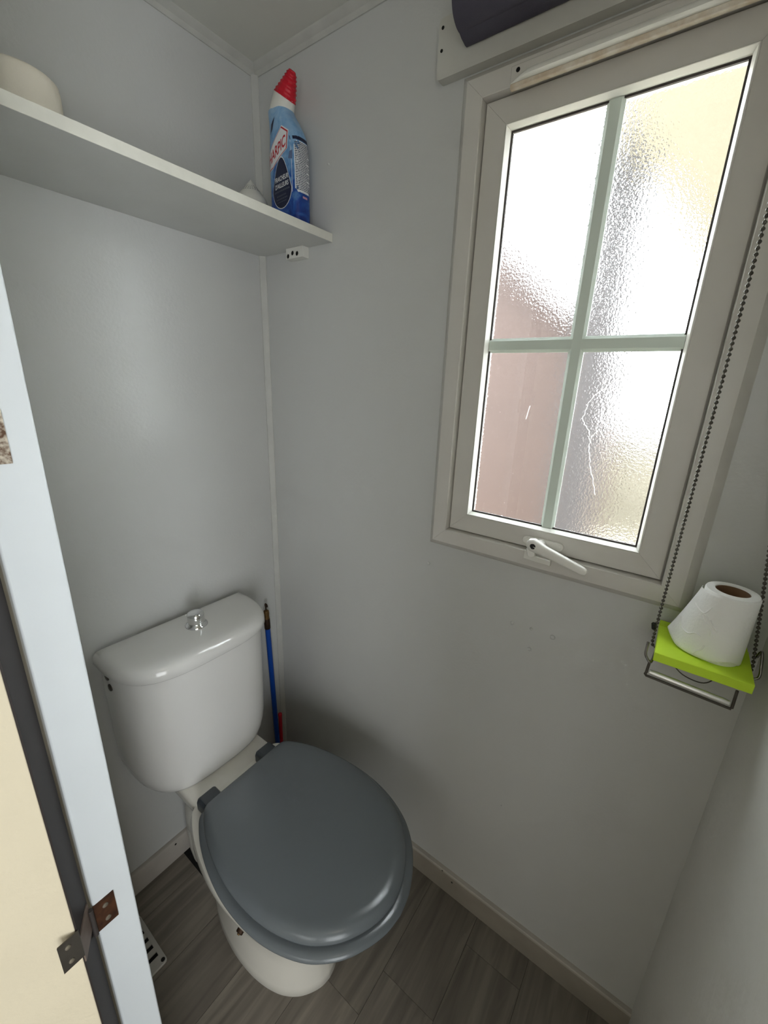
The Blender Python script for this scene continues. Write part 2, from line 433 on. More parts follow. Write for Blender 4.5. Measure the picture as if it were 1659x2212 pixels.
# ------------------------------------------------------------------ window
win = empty('window_1', (0, -0.793, wz0)); win['kind'] = 'structure'
bm = rect_frame(bmesh.new(), [(0, 0), (.002, -.004), (.014, -.0155), (.018, -.016), (.0425, -.016), (.0437, -.0148), (.0445, -.004), (.0445, .05), (.03, .05), (.03, 0)], wy0, wy1, wz0, wz1)
obj('frame', bm, M['pvc'], win, smooth=25)
bm = rect_frame(bmesh.new(), [(.0446, .04), (.0446, .006), (.0468, .006), (.0468, -.0015), (.048, -.003), (.084, -.003), (.084, .04)], wy0, wy1, wz0, wz1)
obj('sash', bm, M['pvc'], win, smooth=25)
bm = rect_frame(bmesh.new(), [(.0842, -.003), (.0855, -.0048), (.0865, -.0048), (.0905, .004), (.0905, .011), (.0842, .011)], wy0, wy1, wz0, wz1)
obj('glazing_bead', bm, M['bead'], win, smooth=20)
bm = rect_frame(bmesh.new(), [(.086, .0115), (.0905, .0085), (.0935, .0085), (.0935, .0125), (.086, .0125)], wy0, wy1, wz0, wz1)
obj('gasket', bm, M['gasket'], win, smooth=20)
ym, zm = -0.7955, 1.4450
gy0, gy1, gz0, gz1 = wy0 - .09, wy1 + .09, wz0 + .09, wz1 - .09
panes = []
for (ya, yb) in ((gy0, ym + .0002), (ym - .0002, gy1)):
    for (za, zb) in ((zm + .0002, gz1), (gz0, zm - .0002)):
        pn = obj('pane', boxes((.0128, .0168, yb, ya, za, zb)), [M['glass'], M['glass_clear']], win, loc=(.0148, (ya + yb) / 2, (za + zb) / 2), smooth=0)
        panes.append(pn)
        for f in pn.data.polygons:
            if f.normal.x < -.5: f.material_index = 1
# wavy trails where water ran down inside the glass
for pi, pts in ((3, [(-0.852, 1.376), (-0.834, 1.361), (-0.825, 1.331), (-0.825, 1.321), (-0.837, 1.305), (-0.841, 1.289)]), (3, [(-0.851, 1.352), (-0.852, 1.326), (-0.848, 1.303), (-0.842, 1.289), (-0.845, 1.265), (-0.853, 1.235), (-0.867, 1.195)]), (1, [(-0.73, 1.34), (-0.728, 1.329), (-0.726, 1.316)])):
    P = smooth_path([(.0127, y, z) for y, z in pts], 8)
    if pi == 3: P = [p + Vector((0, .0009 * math.sin(i * 1.9) + .0006 * math.sin(i * .7), 0)) for i, p in enumerate(P)]
    obj('water_trail', tube(bmesh.new(), P, .00038 if pi == 3 else .0006, 8), M['glass_clear'], panes[pi], smooth=80)
mp = [(-.0125, .0126), (-.0125, .0105), (-.0075, .0065), (.0075, .0065), (.0125, .0105), (.0125, .0126)]
bm = bmesh.new(); loft(bm, [[(x, ym + d, z) for d, x in mp] for z in (gz0 + .001, gz1 - .001)])
obj('upright_muntin', bm, M['muntin'], win, smooth=20)
bm = bmesh.new()
loft(bm, [[(x + .0001, y, zm + d) for d, x in mp] for y in (gy0 - .001, ym + .0076)])
loft(bm, [[(x + .0001, y, zm + d) for d, x in mp] for y in (ym - .0076, gy1 + .001)])
obj('cross_muntin', bm, M['muntin'], win, smooth=20)
# outside: matching bars and drip on the outer face of the glass are hidden by the obscure glass
# cockspur handle
def stadium(y0, y1, z0, z1, n=8):
    r = (z1 - z0) / 2; zc = (z0 + z1) / 2; pts = []
    for k in range(n + 1):
        a = PI / 2 + PI * k / n; pts.append((y0 + r - 0 + r * math.cos(a) if False else y0 + r + r * math.cos(a), zc + r * math.sin(a)))
    for k in range(n + 1):
        a = -PI / 2 + PI * k / n; pts.append((y1 - r + r * math.cos(a), zc + r * math.sin(a)))
    return pts
hd = empty('handle', (-.003, -0.79, 1.085), win)
st = stadium(-0.834, -0.757, 1.0795, 1.0965)
def inset(pts, f):
    cy = sum(p[0] for p in pts) / len(pts); cz = sum(p[1] for p in pts) / len(pts)
    return [(cy + (y - cy) * (1 - f * .25), cz + (z - cz) * (1 - f)) for y, z in pts]
bm = bmesh.new(); loft(bm, [[(-.003, y, z) for y, z in st], [(-.0065, y, z) for y, z in st], [(-.0075, y, z) for y, z in inset(st, .12)]])
obj('escutcheon', bm, M['handle'], hd, smooth=35)
for yc in (-0.772, -0.820):
    s2 = stadium(yc - .010, yc + .010, 1.0825, 1.0935)
    bm = bmesh.new(); loft(bm, [[(-.0073, y, z) for y, z in s2], [(-.0086, y, z) for y, z in inset(s2, .08)]])
    obj('cover_cap', bm, M['handle'], hd, smooth=35)
obj('spindle', lathe(bmesh.new(), [(.010, 0), (.010, .006), (.0085, .020)], (-.007, -0.793, 1.087), (-1, 0, 0), 24), M['handle'], hd, smooth=40)
# lever: tapered bar
L0 = Vector((-.028, -0.783, 1.0895)); L1 = Vector((-.034, -0.884, 1.0635))
dv = (L1 - L0).normalized(); nx = Vector((-1, 0, 0)); sd = dv.cross(nx).normalized()
rings = []
for t, wd, th in ((-.10, .003, .004), (-.08, .0085, .006), (0, .0130, .0085), (.12, .0120, .0085), (.22, .0098, .0075), (.6, .0086, .0065), (.92, .0074, .0055), (.98, .0055, .004), (1.0, .002, .001)):
    c = L0 + (L1 - L0) * t
    rings.append([c + sd * wd * math.copysign(abs(math.cos(a)) ** .7, math.cos(a)) + nx * th * math.copysign(abs(math.sin(a)) ** .7, math.sin(a)) for a in [2 * PI * k / 20 for k in range(20)]])
obj('lever', loft(bmesh.new(), rings), M['handle'], hd, smooth=50)
ringp = [(-.0352, y, z) for y, z in stadium(-.7995, -.779, 1.0825, 1.0965)]
obj('lock_button', lathe(bmesh.new(), [(.0062, -.002), (.0062, .0012), (.005, .0022)], (-.0345, -0.7865, 1.0885), (-1, .05, 0), 20), M['black'], hd, smooth=40)
# cockspur nose resting on the keep
bm = bmesh.new(); loft(bm, [[(x, y, z) for y, z in ((-.778, 1.092), (-.790, 1.082), (-.792, 1.068), (-.785, 1.064), (-.778, 1.066), (-.774, 1.080))] for x in (-.020, -.033)])
obj('cockspur_nose', bm, M['handle'], hd, smooth=40, bevel=.0015)
bm = bmesh.new(); loft(bm, [[(x, y, z) for y, z in ((-.768, 1.0725), (-.768, 1.055), (-.819, 1.053), (-.819, 1.063), (-.795, 1.066), (-.790, 1.066), (-.785, 1.0725))] for x in (-.0155, -.0225)])
obj('striker_keep', bm, M['white_plastic'], win, smooth=30, bevel=.001)
# ventilator strip on the top bar
vt = empty('ventilator', (-.016, -0.79, 1.83), win)
obj('back_strip', boxes((-.016, -.0195, -0.640, -0.955, 1.8205, 1.847)), M['pvc'], vt, smooth=30, bevel=.0012)
rings = []
for y, s in ((-0.6415, .03), (-0.647, .25), (-0.656, .62), (-0.668, .92), (-0.685, 1), (-0.955, 1)):
    rings.append([(-.0195, y, 1.8225), (-.0195 - .006 * s, y, 1.8225), (-.0195 - .010 * s, y, 1.8245 + .001 * s), (-.0195 - .009 * s, y, 1.8245 + .006 * s), (-.0195 - .004 * s, y, 1.8245 + .0105 * s), (-.0195, y, 1.8245 + .012 * s)])
obj('hood', loft(bmesh.new(), rings), M['bead'], vt, smooth=50)
obj('lower_lip', boxes((-.0158, -.024, -0.6425, -0.955, 1.815, 1.8225)), M['stain'], vt, smooth=30, bevel=.0015)
obj('screw_hole', lathe(bmesh.new(), [(.0032, -.001), (.0032, .0005)], (-.0195, -0.6515, 1.8395), (-1, 0, 0), 14), M['void'], vt, smooth=0)

# ------------------------------------------------------------------ outside, seen through the obscure glass
struct(obj('ground', boxes((0.3, 14, -9, 9, -0.55, -0.5)), M['ground'], smooth=0))
shed = thing('shed', (3.0, 0.8, -0.5), 'brown wooden shed with a sloping roof, blurred behind the window glass', 'shed')
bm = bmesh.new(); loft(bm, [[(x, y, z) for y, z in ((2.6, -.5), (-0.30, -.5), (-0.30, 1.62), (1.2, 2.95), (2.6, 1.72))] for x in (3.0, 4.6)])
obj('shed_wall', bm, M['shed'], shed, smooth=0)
for k in range(20):
    y = 2.55 - k * 0.145
    top = 1.62 + (y - .07 + 0.30) * (2.95 - 1.62) / 1.5 if y < 1.2 else 2.95 - (y - 1.2) * (2.95 - 1.72) / 1.4
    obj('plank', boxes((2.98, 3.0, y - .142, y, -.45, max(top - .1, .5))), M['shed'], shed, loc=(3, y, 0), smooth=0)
for a, b in (((-0.42, 1.52), (1.2, 2.96)), ((1.2, 2.96), (2.75, 1.6))):
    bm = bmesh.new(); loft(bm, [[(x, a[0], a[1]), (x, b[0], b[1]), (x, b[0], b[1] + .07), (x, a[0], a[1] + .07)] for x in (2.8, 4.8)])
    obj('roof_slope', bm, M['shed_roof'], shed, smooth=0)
po = thing('post', (2.5, -0.35, -0.5), 'brown timber post standing beyond the right half of the window', 'post')
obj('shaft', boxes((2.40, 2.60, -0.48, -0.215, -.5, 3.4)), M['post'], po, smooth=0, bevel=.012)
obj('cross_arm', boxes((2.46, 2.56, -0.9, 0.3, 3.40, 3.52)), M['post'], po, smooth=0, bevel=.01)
aw = thing('awning', (2.6, -1.0, 2.9), 'cloth awning in a colour darkened for shade, hanging in the upper right of the window view', 'awning')
bm = bmesh.new()
nU, nV = 14, 8; G = []
for j in range(nV + 1):
    row = []
    for i in range(nU + 1):
        y = -0.30 - 1.9 * i / nU
        t = j / nV
        low = 2.78 - 0.93 * min(1, (i / nU) / .36)
        z = 3.7 + (low - 3.7) * t
        row.append((2.36 - .3 * t + .02 * math.sin(i * 1.7), y, z))
    G.append(row)
VV = [[bm.verts.new(p) for p in r] for r in G]
for j in range(nV):
    for i in range(nU): bm.faces.new((VV[j][i], VV[j][i + 1], VV[j + 1][i + 1], VV[j + 1][i]))
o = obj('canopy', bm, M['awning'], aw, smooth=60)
md = o.modifiers.new('solid', 'SOLIDIFY'); md.thickness = .01
obj('front_rail', tube(bmesh.new(), [(2.36, -0.25, 3.7), (2.36, -2.2, 3.7)], .03), M['fence'], aw)

fn = thing('fence', (5.0, -2.2, -0.5), 'weathered board fence behind the lower right of the window glass', 'fence')
for k in range(30):
    y = 0.3 - k * .155
    obj('board', boxes((4.99, 5.015, y - .147, y, -.48, 1.0 + .015 * math.sin(k * 2.3))), M['fence'], fn, loc=(5.0, y, .5), smooth=0)
for zz in (0.0, 0.9):
    obj('rail', boxes((5.015, 5.06, -4.34, .3, zz, zz + .08)), M['fence'], fn, smooth=0)
# ------------------------------------------------------------------ toilet
toilet = thing('toilet', (-0.338, -0.35, 0), 'white close-coupled toilet with a closed slate grey lid in the corner', 'toilet')
XC = -0.333
half = [(0, -.262), (.06, -.262), (.100, -.2625), (.116, -.267), (.129, -.284), (.147, -.32), (.163, -.369), (.174, -.425), (.177, -.475), (.174, -.525), (.164, -.572), (.147, -.615), (.127, -.645), (.101, -.671), (.068, -.692), (.034, -.706), (0, -.711)]
hs = [(v.x, v.y) for v in smooth_path([(x, y, 0) for x, y in half], 4)]
def outline(hw, yb, yf):
    f = hw / .177
    R = [(x * f, yb + (y + .262) / (-.449) * (yf - yb)) for x, y in hs]
    return [(XC + x, y) for x, y in R] + [(XC - x, y) for x, y in R[-2:0:-1]]
def ring(hw, yb, yf, z, dx=0): return [(x + dx, y, z) for x, y in outline(hw, yb, yf)]
# pan
bm = loft(bmesh.new(), [ring(.110, -.195, -.548, 0, -.008), ring(.112, -.192, -.552, .006, -.008), ring(.110, -.19, -.550, .03, -.008), ring(.104, -.185, -.545, .09, -.006), ring(.105, -.18, -.552, .15, -.004), ring(.126, -.175, -.582, .22, -.004), ring(.156, -.18, -.634, .29, -.004), ring(.172, -.19, -.678, .345, -.004), ring(.181, -.21, -.704, .38, -.004), ring(.1845, -.22, -.712, .398, -.003), ring(.183, -.222, -.711, .404, -.0035), ring(.175, -.23, -.70, .4065, -.004)])
def rrect(x0, x1, y0, y1, r, n=5):
    pts = []
    for cx, cy, a0 in ((x1 - r, y1 - r, 0), (x0 + r, y1 - r, PI / 2), (x0 + r, y0 + r, PI), (x1 - r, y0 + r, 1.5 * PI)):
        for k in range(n + 1):
            a = a0 + PI / 2 * k / n; pts.append((cx + r * math.cos(a), cy + r * math.sin(a)))
    return pts
def circ(cx, cy, r, n=24, ry=None):
    # starts like rrect (right-back corner) so that rings of 24 points join up without twist
    return [(cx + r * math.cos(2 * PI * k / n), cy + (ry or r) * math.sin(2 * PI * k / n)) for k in range(n)]
deck = lambda s, z: [(x, y, z) for x, y in rrect(-.338 - .112 * s, -.338 + .112 * s, -.165 - .125 * s, -.165 + .115 * s, .03)]
loft(bm, [[(x, y, .10) for x, y in circ(-.345, -.085, .050)], [(x, y, .17) for x, y in circ(-.345, -.09, .052)], [(x, y, .24) for x, y in circ(-.343, -.105, .058)], [(x, y, .30) for x, y in circ(-.341, -.135, .078, ry=.085)], deck(.86, .345), deck(.97, .37), deck(1.0, .395), deck(.99, .403), deck(.96, .406)])
obj('pan', bm, M['ceramic_pan'], toilet, smooth=50)
obj('outlet_pipe', lathe(bmesh.new(), [(.050, .0006), (.052, .012), (.060, .035), (.066, .08), (.0665, .147), (.064, .15), (.064, .153), (.0655, .156), (.0645, .21), (.058, .235), (.05, .24)], (-.345, -.085, 0), (0, 0, 1), 40), M['pipe_white'], toilet, smooth=50)
bm = bmesh.new(); lathe(bm, [(.0075, -.004), (.0075, .002), (.006, .0035)], (-.5000, -.457, .310), (-.93, -.10, -.35), 20)
fb = obj('fixing_bolt', bm, M['brass_dark'], toilet, smooth=40)
obj('bolt_head', lathe(bmesh.new(), [(.003, 0), (.0028, .0015), (.001, .002)], (-.5037, -.4575, .3087), (-.93, -.10, -.35), 12), M['brass'], fb, smooth=40)
# seat and lid
bm = loft(bmesh.new(), [ring(.180, -.264, -.715, .408), ring(.187, -.259, -.723, .4095), ring(.191, -.257, -.727, .414), ring(.191, -.257, -.727, .4175), ring(.187, -.259, -.722, .422), ring(.180, -.263, -.712, .4238), ring(.15, -.29, -.67, .424)])
obj('seat', bm, M['seat'], toilet, smooth=60)
def lring(s, z):
    o = outline(.177, -.262, -.711)
    cx, cy = XC, -.47
    return [(cx + (x - cx) * s, cy + (y - cy) * (1 - (1 - s) * .85), z) for x, y in o]
bm = loft(bmesh.new(), [lring(.95, .4272), lring(.984, .4272), lring(.997, .4288), lring(1.0, .433), lring(.994, .4375), lring(.975, .4425), lring(.945, .4465), lring(.91, .4487), lring(.86, .4495), lring(.6, .4505), lring(.3, .4508), lring(.02, .4508)])
obj('seat_lid', bm, M['seat'], toilet, smooth=60)
for hx in (-.4245, -.262):
    bm = bmesh.new(); loft(bm, [[(x, y, z) for x, y in rrect(hx - .0245 + e, hx + .0245 - e, -.285, -.230 - e, .006)] for z, e in ((.4055, 0), (.424, 0), (.4325, .002), (.4365, .006))])
    obj('seat_hinge', bm, M['seat_dark'], toilet, smooth=40)
# cistern
CX, CY = -.3385, -.1
rot = Matrix.Rotation(math.radians(-1.2), 2)
def drot(x, y):
    v = rot @ Vector((x - CX, y - CY)); return (v.x + CX, v.y + CY)
def dshape(hw, dep, yb, n=3.3, m=40):
    pts = []
    for k in range(m + 1):
        a = PI * k / m
        c, s = math.cos(a), math.sin(a)
        pts.append((CX + hw * math.copysign(abs(c) ** (2 / n), c), yb - dep * abs(s) ** (2 / n)))
    return [drot(*p) for p in pts]
rings = []
for z, hs_, df in ((.4065, .83, .955), (.4085, .86, .968), (.414, .895, .975), (.427, .935, .98), (.447, .965, .984), (.475, .985, .988), (.53, .995, .992), (.60, 1.0, .995), (.743, 1.008, 1.0)):
    rings.append([(x, y, z) for x, y in dshape(.1815 * hs_, .168 * df, -.0185)])
tank = obj('cistern', loft(bmesh.new(), rings), M['ceramic'], toilet, smooth=50)
for z, y in ((.727, -.050), (.703, -.058)):
    x = CX - .1815 * 1.003
    obj('inlet_plug', lathe(bmesh.new(), [(.0085, -.004), (.0085, .0015), (.007, .0025)], (x + .0005, y, z), (-1, -.05, 0), 20), M['steel_dull'], tank, smooth=40)
rings = []
for z, ins in ((.7445, .014), (.7435, .002), (.746, 0.0), (.760, 0.001), (.7665, .003), (.7715, .0062), (.7755, .0105), (.779, .018), (.7815, .028), (.7835, .045), (.785, .075)):
    rings.append([(x, y, z) for x, y in dshape(.193 - ins, .186 - ins * 1.5, -.012 - ins * .5)])
lid = obj('cistern_lid', loft(bmesh.new(), rings), M['ceramic'], toilet, smooth=60)
bt_ = empty('flush_button', (-.330, -.095, .7845), toilet)
bc = (-.330, -.095, .7845)
obj('collar', lathe(bmesh.new(), [(.0262, 0), (.0262, .0018), (.0235, .005), (.0205, .007), (.0198, .009)], bc, (0, 0, 1), 36), M['chrome'], bt_, smooth=45)
obj('button_cap', lathe(bmesh.new(), [(.0188, .006), (.0198, .012), (.0196, .027), (.0185, .0325), (.0155, .0352), (.008, .0365), (0, .0368)], bc, (0, 0, 1), 36, cap1=False), M['chrome'], bt_, smooth=50)

# ------------------------------------------------------------------ shelf and what stands on it
ZS = 1.685
sh = thing('wall_shelf', (-0.33, -0.12, ZS - .0165), 'long pale grey shelf board across the corner above the toilet', 'shelf')
obj('board', boxes((WX + .001, -.0008, -.2432, -.0005, ZS - .0165, ZS)), M['shelf'], sh, smooth=0)
obj('edge_band', boxes((WX + .001, -.0008, -.2446, -.2432, ZS - .0167, ZS + .0002)), M['edge'], sh, smooth=0, bevel=.0005)

t = thing('toilet_roll', (-.49, -.058, ZS), 'full white toilet roll standing at the left end of the shelf', 'toilet roll')
obj('paper', lathe(bmesh.new(), [(.0205, .003), (.049, .0005), (.0515, .003), (.0527, .012), (.0532, .05), (.0527, .093), (.0515, .1015), (.048, .1045), (.0205, .103), (.0205, .003)], (-.49, -.058, ZS), (0, 0, 1), 56, False, False), M['paper_warm'], t, smooth=45)
obj('core', lathe(bmesh.new(), [(.0203, .001), (.0203, .104), (.0192, .104), (.0192, .001), (.0203, .001)], (-.49, -.058, ZS), (0, 0, 1), 32, False, False), M['card'], t, smooth=45)

cn = (-.073, -.060, ZS)
t = thing('air_freshener', cn, 'small white cone with rows of fine print at the back of the shelf', 'freshener')
obj('cone', lathe(bmesh.new(), [(.033, .000), (.035, .004), (.0355, .070), (.032, .078), (.0243, .087), (.0125, .1005), (.0025, .1125), (.0008, .1145), (0, .115)], cn, (0, 0, 1), 40, cap1=False), M['white_plastic'], t, smooth=45)
bm = bmesh.new()
for zz in (.0905, .0945, .0985):
    rr = .0243 - (zz - .087) * (.0118 / .0135) + .0004
    for k in range(26):
        a0 = 2 * PI * (k + random.random() * .3) / 26; a1 = a0 + 2 * PI / 26 * (.45 + .35 * random.random())
        d = Vector(cn)
        q = []
        for a, hh in ((a0, -.0006), (a1, -.0006), (a1, .0006), (a0, .0006)):
            r2 = rr - hh * .87
            q.append(bm.verts.new(d + Vector((r2 * math.cos(a), r2 * math.sin(a), zz + hh))))
        bm.faces.new(q)
pr = obj('fine_print', bm, M['grey_print'], t, smooth=0)

# bottle of toilet cleaner
bo = thing('toilet_cleaner_bottle', (-.037, -.150, ZS), 'blue toilet cleaner bottle with a bent neck and red cap on the shelf', 'bottle')
BS = [(ZS, -.0372, -.1505, .0238, .0455, 3.4), (ZS + .004, -.0372, -.1505, .0252, .0470, 3.4), (1.72, -.0372, -.1505, .0256, .0472, 3.4), (1.80, -.0372, -.1500, .0256, .0468, 3.4), (1.845, -.0372, -.1495, .0256, .0462, 3.2), (1.862, -.0373, -.1480, .0254, .0440, 3.0), (1.877, -.0376, -.1445, .0250, .0400, 2.8), (1.892, -.038, -.1395, .0246, .0350, 2.6), (1.905, -.0385, -.1340, .0244, .0312, 2.4), (1.916, -.039, -.1305, .0242, .0290, 2.2)]
def bpt(z, a):
    cx, cy, hx, hy, n = interp(BS, z)
    c, s = math.cos(a), math.sin(a)
    return (cx + hx * math.copysign(abs(c) ** (2 / n), c), cy + hy * math.copysign(abs(s) ** (2 / n), s), z)
zs_ = [ZS, ZS + .002, ZS + .004] + [ZS + .004 + (1.916 - ZS - .004) * k / 44 for k in range(1, 45)]
obj('body', loft(bmesh.new(), [[bpt(z, 2 * PI * k / 64) for k in range(64)] for z in zs_]), M['bottle'], bo, smooth=50)
# collar and cap lean towards the window side
n0 = Vector((-.039, -.1305, 1.912)); ax = Vector((0, -.50, .866)).normalized()
def oval(c, axis, rx, ry, n=40, wob=0, k=20):
    u = Vector((1, 0, 0)); v = axis.cross(u).normalized()
    return [c + u * math.cos(2 * PI * i / n) * rx * (1 + wob * math.cos(k * 2 * PI * i / n)) + v * math.sin(2 * PI * i / n) * ry * (1 + wob * math.cos(k * 2 * PI * i / n)) for i in range(n)]
rings = []
for s, r in ((0, .0285), (.004, .0297), (.012, .0285), (.022, .0268), (.030, .0258)):
    a2 = Vector((0, -.50 * s / .03, .0 + .866)).normalized()
    c = n0 + Vector((0, -.013 * (s / .03) ** 1.3, s * .93))
    rings.append([Vector(p) for p in oval(c, a2, .0235 * r / .0285, r)])
obj('neck_collar', loft(bmesh.new(), rings), M['white_plastic'], bo, smooth=50)
c0 = n0 + Vector((0, -.013, .0275)); cax = Vector((0, -.56, .83)).normalized()
rings = []
K_ = 26
for i in range(K_ + 1):
    s = i / K_
    r = (.0268 * (1 - s) + .0075 * s) * (1 - .06 * math.sin(PI * s))
    r += .0011 * math.cos(s * 2 * PI * 7) * (1 if 0.05 < s < .97 else .3)
    if i == K_: r *= .75
    c = c0 + cax * (.0455 * s) + Vector((0, -.002, .001)) * math.sin(PI * s)
    rings.append(oval(c, cax, r * (.82 + .18 * s), r, wob=.03 if 0.03 < s < .95 else 0, k=10))
obj('cap', loft(bmesh.new(), rings), M['cap_red'], bo, smooth=50)
# printing on the sleeve: thin print laid on the bottle's surface
def front(y, z, off=.0004):
    cx, cy, hx, hy, n = interp(BS, z)
    t = min(.9999, abs((y - cy) / hy)); return Vector((cx - hx * (1 - t ** n) ** (1 / n) - off, y, z))
def side(x, z, off=.0004):
    cx, cy, hx, hy, n = interp(BS, z)
    t = min(.9999, abs((x - cx) / hx)); return Vector((x, cy - hy * (1 - t ** n) ** (1 / n) - off, z))
def poly_patch(pts, fn, off, rings_=6, sub=6):
    """a filled convex outline in (u, z) laid on the surface"""
    cu = sum(p[0] for p in pts) / len(pts); cz = sum(p[1] for p in pts) / len(pts)
    P = []
    for a, b in zip(pts, pts[1:] + pts[:1]):
        for k in range(sub): P.append((a[0] + (b[0] - a[0]) * k / sub, a[1] + (b[1] - a[1]) * k / sub))
    bm = bmesh.new(); R = []
    for i in range(1, rings_ + 1):
        f = i / rings_
        R.append([bm.verts.new(fn(cu + (u - cu) * f, cz + (z - cz) * f, off)) for u, z in P])
    c = bm.verts.new(fn(cu, cz, off)); n = len(P)
    for k in range(n): bm.faces.new((c, R[0][k], R[0][(k + 1) % n]))
    for a, b in zip(R, R[1:]):
        for k in range(n): bm.faces.new((a[k], a[(k + 1) % n], b[(k + 1) % n], b[k]))
    return bm
def text_patch(s, fn, u0, z0, u1, z1, size, off, bold=.02, shear=0, sx=None):
    """lettering from (u0,z0) to (u1,z1) along its base line"""
    cu = bpy.data.curves.new('tmp', 'FONT'); cu.body = s; cu.offset = bold; cu.shear = shear
    o = bpy.data.objects.new('tmp', cu); COL.objects.link(o)
    dg = bpy.context.evaluated_depsgraph_get(); me = bpy.data.meshes.new_from_object(o.evaluated_get(dg))
    bm = bmesh.new(); bm.from_mesh(me)
    bpy.data.objects.remove(o); bpy.data.meshes.remove(me); bpy.data.curves.remove(cu)
    bmesh.ops.triangulate(bm, faces=bm.faces[:])
    xs = [v.co.x for v in bm.verts]; x0, x1 = min(xs), max(xs)
    hy = max(v.co.y for v in bm.verts)
    for v in bm.verts:
        t = (v.co.x - x0) / (x1 - x0); h = v.co.y / hy * size
        v.co = fn(u0 + (u1 - u0) * t, z0 + (z1 - z0) * t + h, off)
    return bm
hexo = [(-.1085, 1.806), (-.1085, 1.838), (-.125, 1.853), (-.157, 1.8795), (-.1755, 1.868), (-.1725, 1.836), (-.152, 1.826), (-.124, 1.8085)]
def scale_pts(pts, f):
    cu = sum(p[0] for p in pts) / len(pts); cz = sum(p[1] for p in pts) / len(pts)
    return [(cu + (u - cu) * f, cz + (z - cz) * f) for u, z in pts]
lb = obj('brand_plate', poly_patch(hexo, front, .0004), M['label_white'], bo, smooth=0)
obj('plate_border', poly_patch(scale_pts(hexo, .95), front, .0006), M['label_red'], lb, smooth=0)
obj('plate_field', poly_patch(scale_pts(hexo, .89), front, .0008), M['label_white'], lb, smooth=0)
obj('brand_lettering', text_patch('HARPIC', front, -.1120, 1.8165, -.1680, 1.8425, .0195, .0011, .02), M['label_red'], lb, smooth=0)
drop = []
for k in range(28):
    a = 2 * PI * k / 28
    rr = .030
    yy = -.1525 - rr * math.sin(a); zz = 1.766 + .036 * math.cos(a) * (1.0)
    if math.cos(a) > 0: zz = 1.766 + .060 * math.cos(a) ** 1.4; yy = -.1525 - rr * math.sin(a) * (1 - .25 * math.cos(a))
    drop.append((yy, zz))
dp = obj('drop_emblem', poly_patch(drop, front, .0005, sub=2), M['label_white'], bo, smooth=0)
obj('drop_field', poly_patch(scale_pts(drop, .965), front, .0007, sub=2), M['navy'], dp, smooth=0)
obj('drop_lettering', text_patch('FRAICHEUR', front, -.1325, 1.7805, -.1738, 1.7845, .0088, .001, .015), M['label_white'], dp, smooth=0)
obj('drop_lettering', text_patch("D'AILLEURS", front, -.1325, 1.7680, -.1742, 1.7720, .0088, .001, .015), M['label_white'], dp, smooth=0)
bm = bmesh.new()
for zz, ua, ub, hh in ((1.7605, -.129, -.177, .0032), (1.7525, -.137, -.166, .0030), (1.7465, -.135, -.170, .0026), (1.7415, -.138, -.168, .002)):
    u = ua
    while u > ub:
        l = .002 + .003 * random.random(); e = max(ub, u - l)
        dz = (ua - u) * .09
        q = [front(u, zz + dz, .001), front(e, zz + dz, .001), front(e, zz + dz + hh, .001), front(u, zz + dz + hh, .001)]
        bm.faces.new([bm.verts.new(p) for p in q]); u = e - .0008
obj('drop_fine_print', bm, M['grey_print'], dp, smooth=0)
obj('small_tag', poly_patch([(-.1745, 1.818), (-.1845, 1.816), (-.1850, 1.832), (-.178, 1.830)], front, .0006), mat('slate_blue_print', (96, 112, 146), .5), bo, smooth=0)
obj('small_tag', poly_patch([(-.118, 1.872), (-.128, 1.880), (-.137, 1.899), (-.124, 1.889)], front, .0006), M['navy'], bo, smooth=0)
tp = obj('text_panel', poly_patch([(-.0605, 1.757), (-.0185, 1.757), (-.0195, 1.849), (-.0605, 1.849)], side, .0004), M['label_white'], bo, smooth=0)
obj('panel_heading', poly_patch([(-.0605, 1.8505), (-.0195, 1.8505), (-.0195, 1.8575), (-.0605, 1.8575)], side, .0005), M['navy'], tp, smooth=0)
bm = bmesh.new()
z = 1.845
while z > 1.760:
    u = -.0570
    end = -.0215 - (.012 * random.random() if random.random() < .3 else 0)
    while u < end:
        l = .0015 + .004 * random.random(); e = min(end, u + l)
        bm.faces.new([bm.verts.new(p) for p in (side(u, z, .0007), side(e, z, .0007), side(e, z + .0017, .0007), side(u, z + .0017, .0007))])
        u = e + .0007
    z -= .0031
obj('panel_fine_print', bm, M['grey_print'], tp, smooth=0)
obj('pink_mark', poly_patch([(-.044, 1.7475), (-.031, 1.7475), (-.031, 1.7515), (-.044, 1.7515)], side, .0005), mat('pink_print', (200, 150, 168), .5), bo, smooth=0)

# small connector block under the shelf
tb = tag(obj('terminal_block', boxes((-.020, -.0005, -.168, -.111, 1.6455, 1.6682)), M['white_plastic'], loc=(-.01, -.14, 1.6455), smooth=30), 'small white plastic connector block with three dark holes under the shelf', 'connector')
for y, z in ((-.117, 1.652), (-.1325, 1.657), (-.148, 1.6545)):
    cut(tb, lathe(bmesh.new(), [(.0050, -.012), (.0050, .01)], (-.020, y, z), (-1, 0, 0), 20))
    obj('hole_shade_plug', lathe(bmesh.new(), [(.0049, -.0115), (.0049, -.0016)], (-.020, y, z), (-1, 0, 0), 16), M['void'], tb, smooth=0)  # black plug nearly filling the hole, painted-in shade
md = tb.modifiers.new('bevel', 'BEVEL'); md.width = .0012; md.segments = 2; md.limit_method = 'ANGLE'

